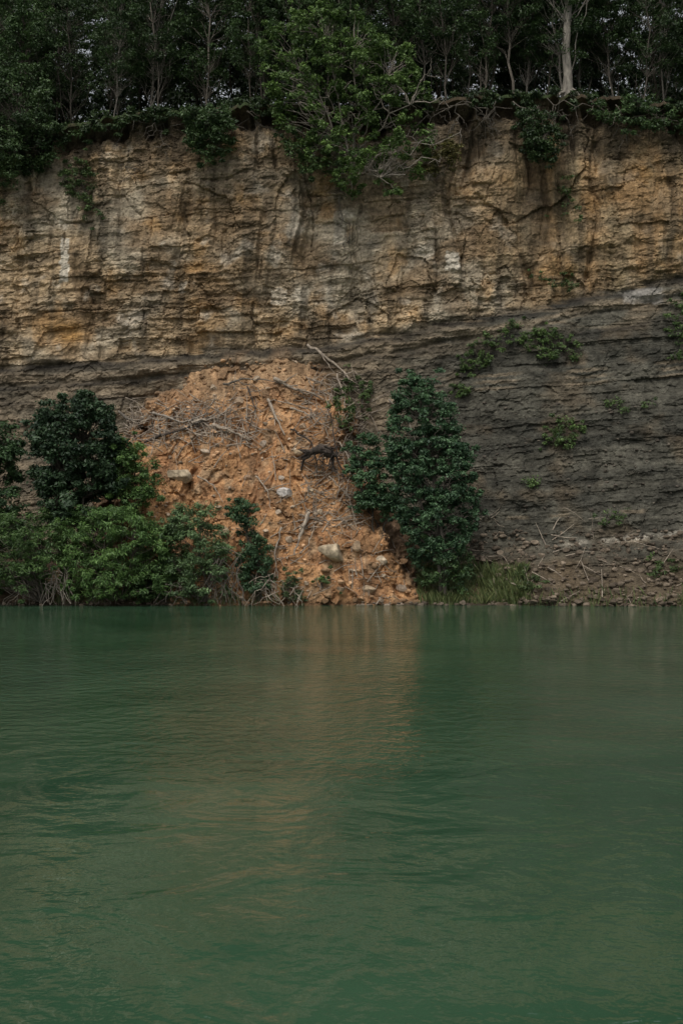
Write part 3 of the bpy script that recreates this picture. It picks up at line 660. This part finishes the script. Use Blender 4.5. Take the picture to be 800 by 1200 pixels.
# ---------------- rocks ----------------
import bmesh
def ico(sub):
    bm = bmesh.new(); bmesh.ops.create_icosphere(bm, subdivisions=sub, radius=1); v = np.array([x.co[:] for x in bm.verts]); f = np.array([[q.index for q in x.verts] for x in bm.faces]); bm.free(); return v, f
I1, I1f = ico(2); I3, I3f = ico(4)
def rock(v, r, sc, cuts=9):
    v = v.copy()
    for i in range(cuts):
        n = r.randn(3); n /= np.linalg.norm(n); d = r.uniform(.45, .8); dt = v@n; v -= np.maximum(dt-d, 0)[:, None]*n[None]
    return v*np.array(sc)[None]
G8 = 'boulders lying on the landslide'
for (px, py, w, h, c, lb) in ((212, 557, 17, 11, (.36, .29, .20), 'rounded tan boulder half buried in orange soil'), (334, 578, 10, 7, (.50, .46, .42), 'pale grey oval boulder on the orange soil'), (390, 646, 19, 12, (.36, .29, .20), 'flat angular tan boulder on the slide'),
                          (447, 656, 8, 7, (.40, .32, .23), 'small tan boulder near the water'), (309, 520, 5, 4, (.40, .32, .25), None), (280, 470, 6, 5, (.3, .22, .15), None), (262, 622, 9, 6, (.33, .25, .16), None), (338, 632, 6, 5, (.36, .28, .2), None),
                          (418, 640, 6, 7, (.32, .23, .15), None), (290, 560, 6, 4, (.3, .2, .13), None), (355, 500, 6, 4, (.33, .24, .16), None), (432, 690, 8, 5, (.32, .24, .16), None), (400, 690, 6, 4, (.3, .22, .15), None), (240, 530, 7, 4, (.34, .27, .2), None), (330, 560, 4, 4, (.36, .3, .24), None), (364, 575, 5, 4, (.33, .26, .18), None), (470, 690, 7, 5, (.30, .23, .17), None),
                          (350, 530, 7, 5, (.33, .25, .16), None), (250, 455, 7, 5, (.32, .25, .18), None), (300, 445, 6, 5, (.32, .25, .18), None), (375, 600, 5, 4, (.36, .28, .2), None), (325, 600, 5, 4, (.38, .3, .22), None)):
    p = on_surf(px, py); k = p[1]/F
    v = rock(I3, r, (w*k, w*k*.8, h*k)); v += (.06*w*k)*fbm(v[:, 0]*3/(w*k)+px, v[:, 2]*3/(w*k)+v[:, 1], 3, 5)[:, None]*v/np.linalg.norm(v, axis=1)[:, None]
    a = r.uniform(-.4, .4); v[:, 0], v[:, 2] = v[:, 0]*math.cos(a)-v[:, 2]*math.sin(a), v[:, 0]*math.sin(a)+v[:, 2]*math.cos(a)
    o = mk('boulder', v, I3f, M_STONE, np.array(c)[None].repeat(len(v), 0), False); o.location = Vector((p-np.array([0, h*k*.4, 0])).tolist())
    tag(o, lb or 'small tan boulder sitting in the loose soil', 'boulder', G8)
Vs = []; Fs = []; Cs = []; nvt = 0
pool = [rock(I1, r, (1, r.uniform(.6, 1), r.uniform(.4, .8)), 7) for _ in range(14)]
def addr(p, s, c):
    global nvt
    a = r.rand()*6.28; v = pool[r.randint(14)]*s; ca, sa = math.cos(a), math.sin(a)
    v = np.stack([v[:, 0]*ca-v[:, 1]*sa, v[:, 0]*sa+v[:, 1]*ca, v[:, 2]], 1)+p[None]
    Vs.append(v); Fs.append(I1f+nvt); Cs.append(np.repeat(np.array(c)[None]*r.uniform(.5, 1.35), len(v), 0)); nvt += len(v)
tx = []
for i in range(3800):
    z = r.uniform(-.05, 11); px = r.uniform(150, 500); d = 59+.5*z; x = (px-400)/F*d; L_, R_ = slide_hw(px, HZ-(z-CH)*F/d)
    if px > R_+10 or px < L_-10: continue
    tx.append((x, z, .020+.13*r.rand()**6*(1+.6*(z < 2)), (.37, .23, .13) if r.rand() < .75 else (.36, .28, .20)))
for i in range(3200):
    px = r.uniform(485, 860); z = 3.1*r.rand()**1.4; tx.append(((px-400)/F*60, z, .02+.20*r.rand()**6, (.145, .115, .085)))
for i in range(500):
    px = r.uniform(520, 860); z = r.uniform(2, 9); tx.append(((px-400)/F*62, z, .03+.1*r.rand()**3, (.10, .085, .068)))
tx_x = np.array([t[0] for t in tx]); tx_z = np.array([t[1] for t in tx]); ty = y_surf(tx_x, tx_z)
for i, t in enumerate(tx): addr(np.array([t[0], ty[i]-t[2]*.3, t[1]]), t[2], t[3])
for i in range(350):
    x = r.uniform(-16, 16); addr(np.array([x, 58.3+r.rand()*.5, r.uniform(-.03, .12)]), .05+.14*r.rand()**2, (.15, .12, .09))
tag(mk('rubble', np.concatenate(Vs), np.concatenate(Fs), M_STONE, np.concatenate(Cs), False), 'loose stones strewn over soil and shale', 'rubble', kind='stuff')
tb = Tubes(); qs = []
for i in range(1000):
    if i < 400: px, py = r.uniform(140, 300), 496+16*r.randn()
    elif i < 720: px, py = r.uniform(355, 430), r.uniform(430, 620)
    else: px, py = r.uniform(280, 480), r.uniform(440, 700)
    if i >= 940: px, py = r.uniform(500, 780), r.uniform(600, 700)
    z = CH+(HZ-py)/F*62; x = (px-400)/F*62; a = r.uniform(-.7, .7)+(0 if r.rand() < .65 else 1.5); L_ = r.uniform(.12, .6)
    qs.append([[x-math.cos(a)*L_, 0, z-math.sin(a)*L_], [x, 0, z+r.uniform(-.1, .1)], [x+math.cos(a)*L_, 0, z+math.sin(a)*L_]])
qs = np.array(qs); yy = y_surf(qs[:, :, 0].ravel(), qs[:, :, 2].ravel()).reshape(-1, 3); qs[:, :, 1] = .5*yy+.5*yy.min(1)[:, None]-.04
for q in qs: tb.add(q, np.array([.018, .014, .007])*r.uniform(.7, 1.7), 4)
tag(tb.build('twig_litter', M_DEAD), 'litter of small dead twigs on the slope', 'twigs', kind='stuff')
n = 4400; px = np.concatenate([490+125*r.rand(3800)**.9, r.uniform(600, 800, 200), r.uniform(60, 330, 400)]); x = (px-400)/F*59
z0 = np.concatenate([r.rand(3800)**1.4*1.5, r.rand(200)**2*.5, r.rand(400)*.3]); y0 = np.minimum(y_surf(x, z0), (z0-.03)/.42+58.7)-.05
H = r.uniform(.15, .5, n)*(1+.3*pn(x*1.2, z0, 4)); lean = r.randn(n, 2)*.3; w = .014
V = np.stack([np.stack([x-w, y0, z0-.05], 1), np.stack([x+w, y0, z0-.05], 1), np.stack([x+w*.6+lean[:, 0]*H*.45, y0+lean[:, 1]*H*.3, z0+H*.6], 1), np.stack([x+lean[:, 0]*H, y0-.1*H+lean[:, 1]*H, z0+H], 1)], 1).reshape(-1, 3)
gc = lerp(np.array([.05, .085, .025])[None], np.array([.18, .20, .08])[None], r.rand(n)[:, None]).repeat(4, 0)
tag(mk('grass', V, np.arange(n*4).reshape(-1, 4), M_LEAF, gc, False), 'pale green reeds and grass at the waterline', 'grass', kind='stuff')

# ---------------- light, world, camera ----------------
w = bpy.data.worlds.new('World'); SC.world = w; w.use_nodes = True; nt = w.node_tree
bg = nt.nodes['Background']; sk = nt.nodes.new('ShaderNodeTexSky'); sk.sky_type = 'NISHITA'; sk.sun_disc = False
EL, RO = math.radians(58), math.radians(200)
sk.sun_elevation = EL; sk.sun_rotation = RO; sk.air_density = 1.0; sk.dust_density = 4.0; sk.ozone_density = 1
hs = nt.nodes.new('ShaderNodeHueSaturation'); hs.inputs['Saturation'].default_value = .2
nt.links.new(sk.outputs[0], hs.inputs['Color']); nt.links.new(hs.outputs[0], bg.inputs['Color']); bg.inputs['Strength'].default_value = .14
sun = bpy.data.lights.new('sun', 'SUN'); sun.energy = 1.3; sun.angle = math.radians(22); sun.color = (1, .95, .86)
so = bpy.data.objects.new('sun', sun); COL.objects.link(so)
dv = Vector((math.sin(RO)*math.cos(EL), math.cos(RO)*math.cos(EL), math.sin(EL))); so.rotation_euler = dv.to_track_quat('Z', 'Y').to_euler(); so.location = (0, 0, 60)
cam = bpy.data.cameras.new('camera'); cam.lens = 50; cam.sensor_width = 36; cam.shift_y = (HZ-600)/1200; cam.clip_end = 3000
co = bpy.data.objects.new('camera', cam); COL.objects.link(co); co.location = (0, 0, CH); co.rotation_euler = (math.radians(90), 0, 0); SC.camera = co
SC.view_settings.view_transform = 'Standard'; SC.view_settings.look = 'None'; SC.view_settings.exposure = 0
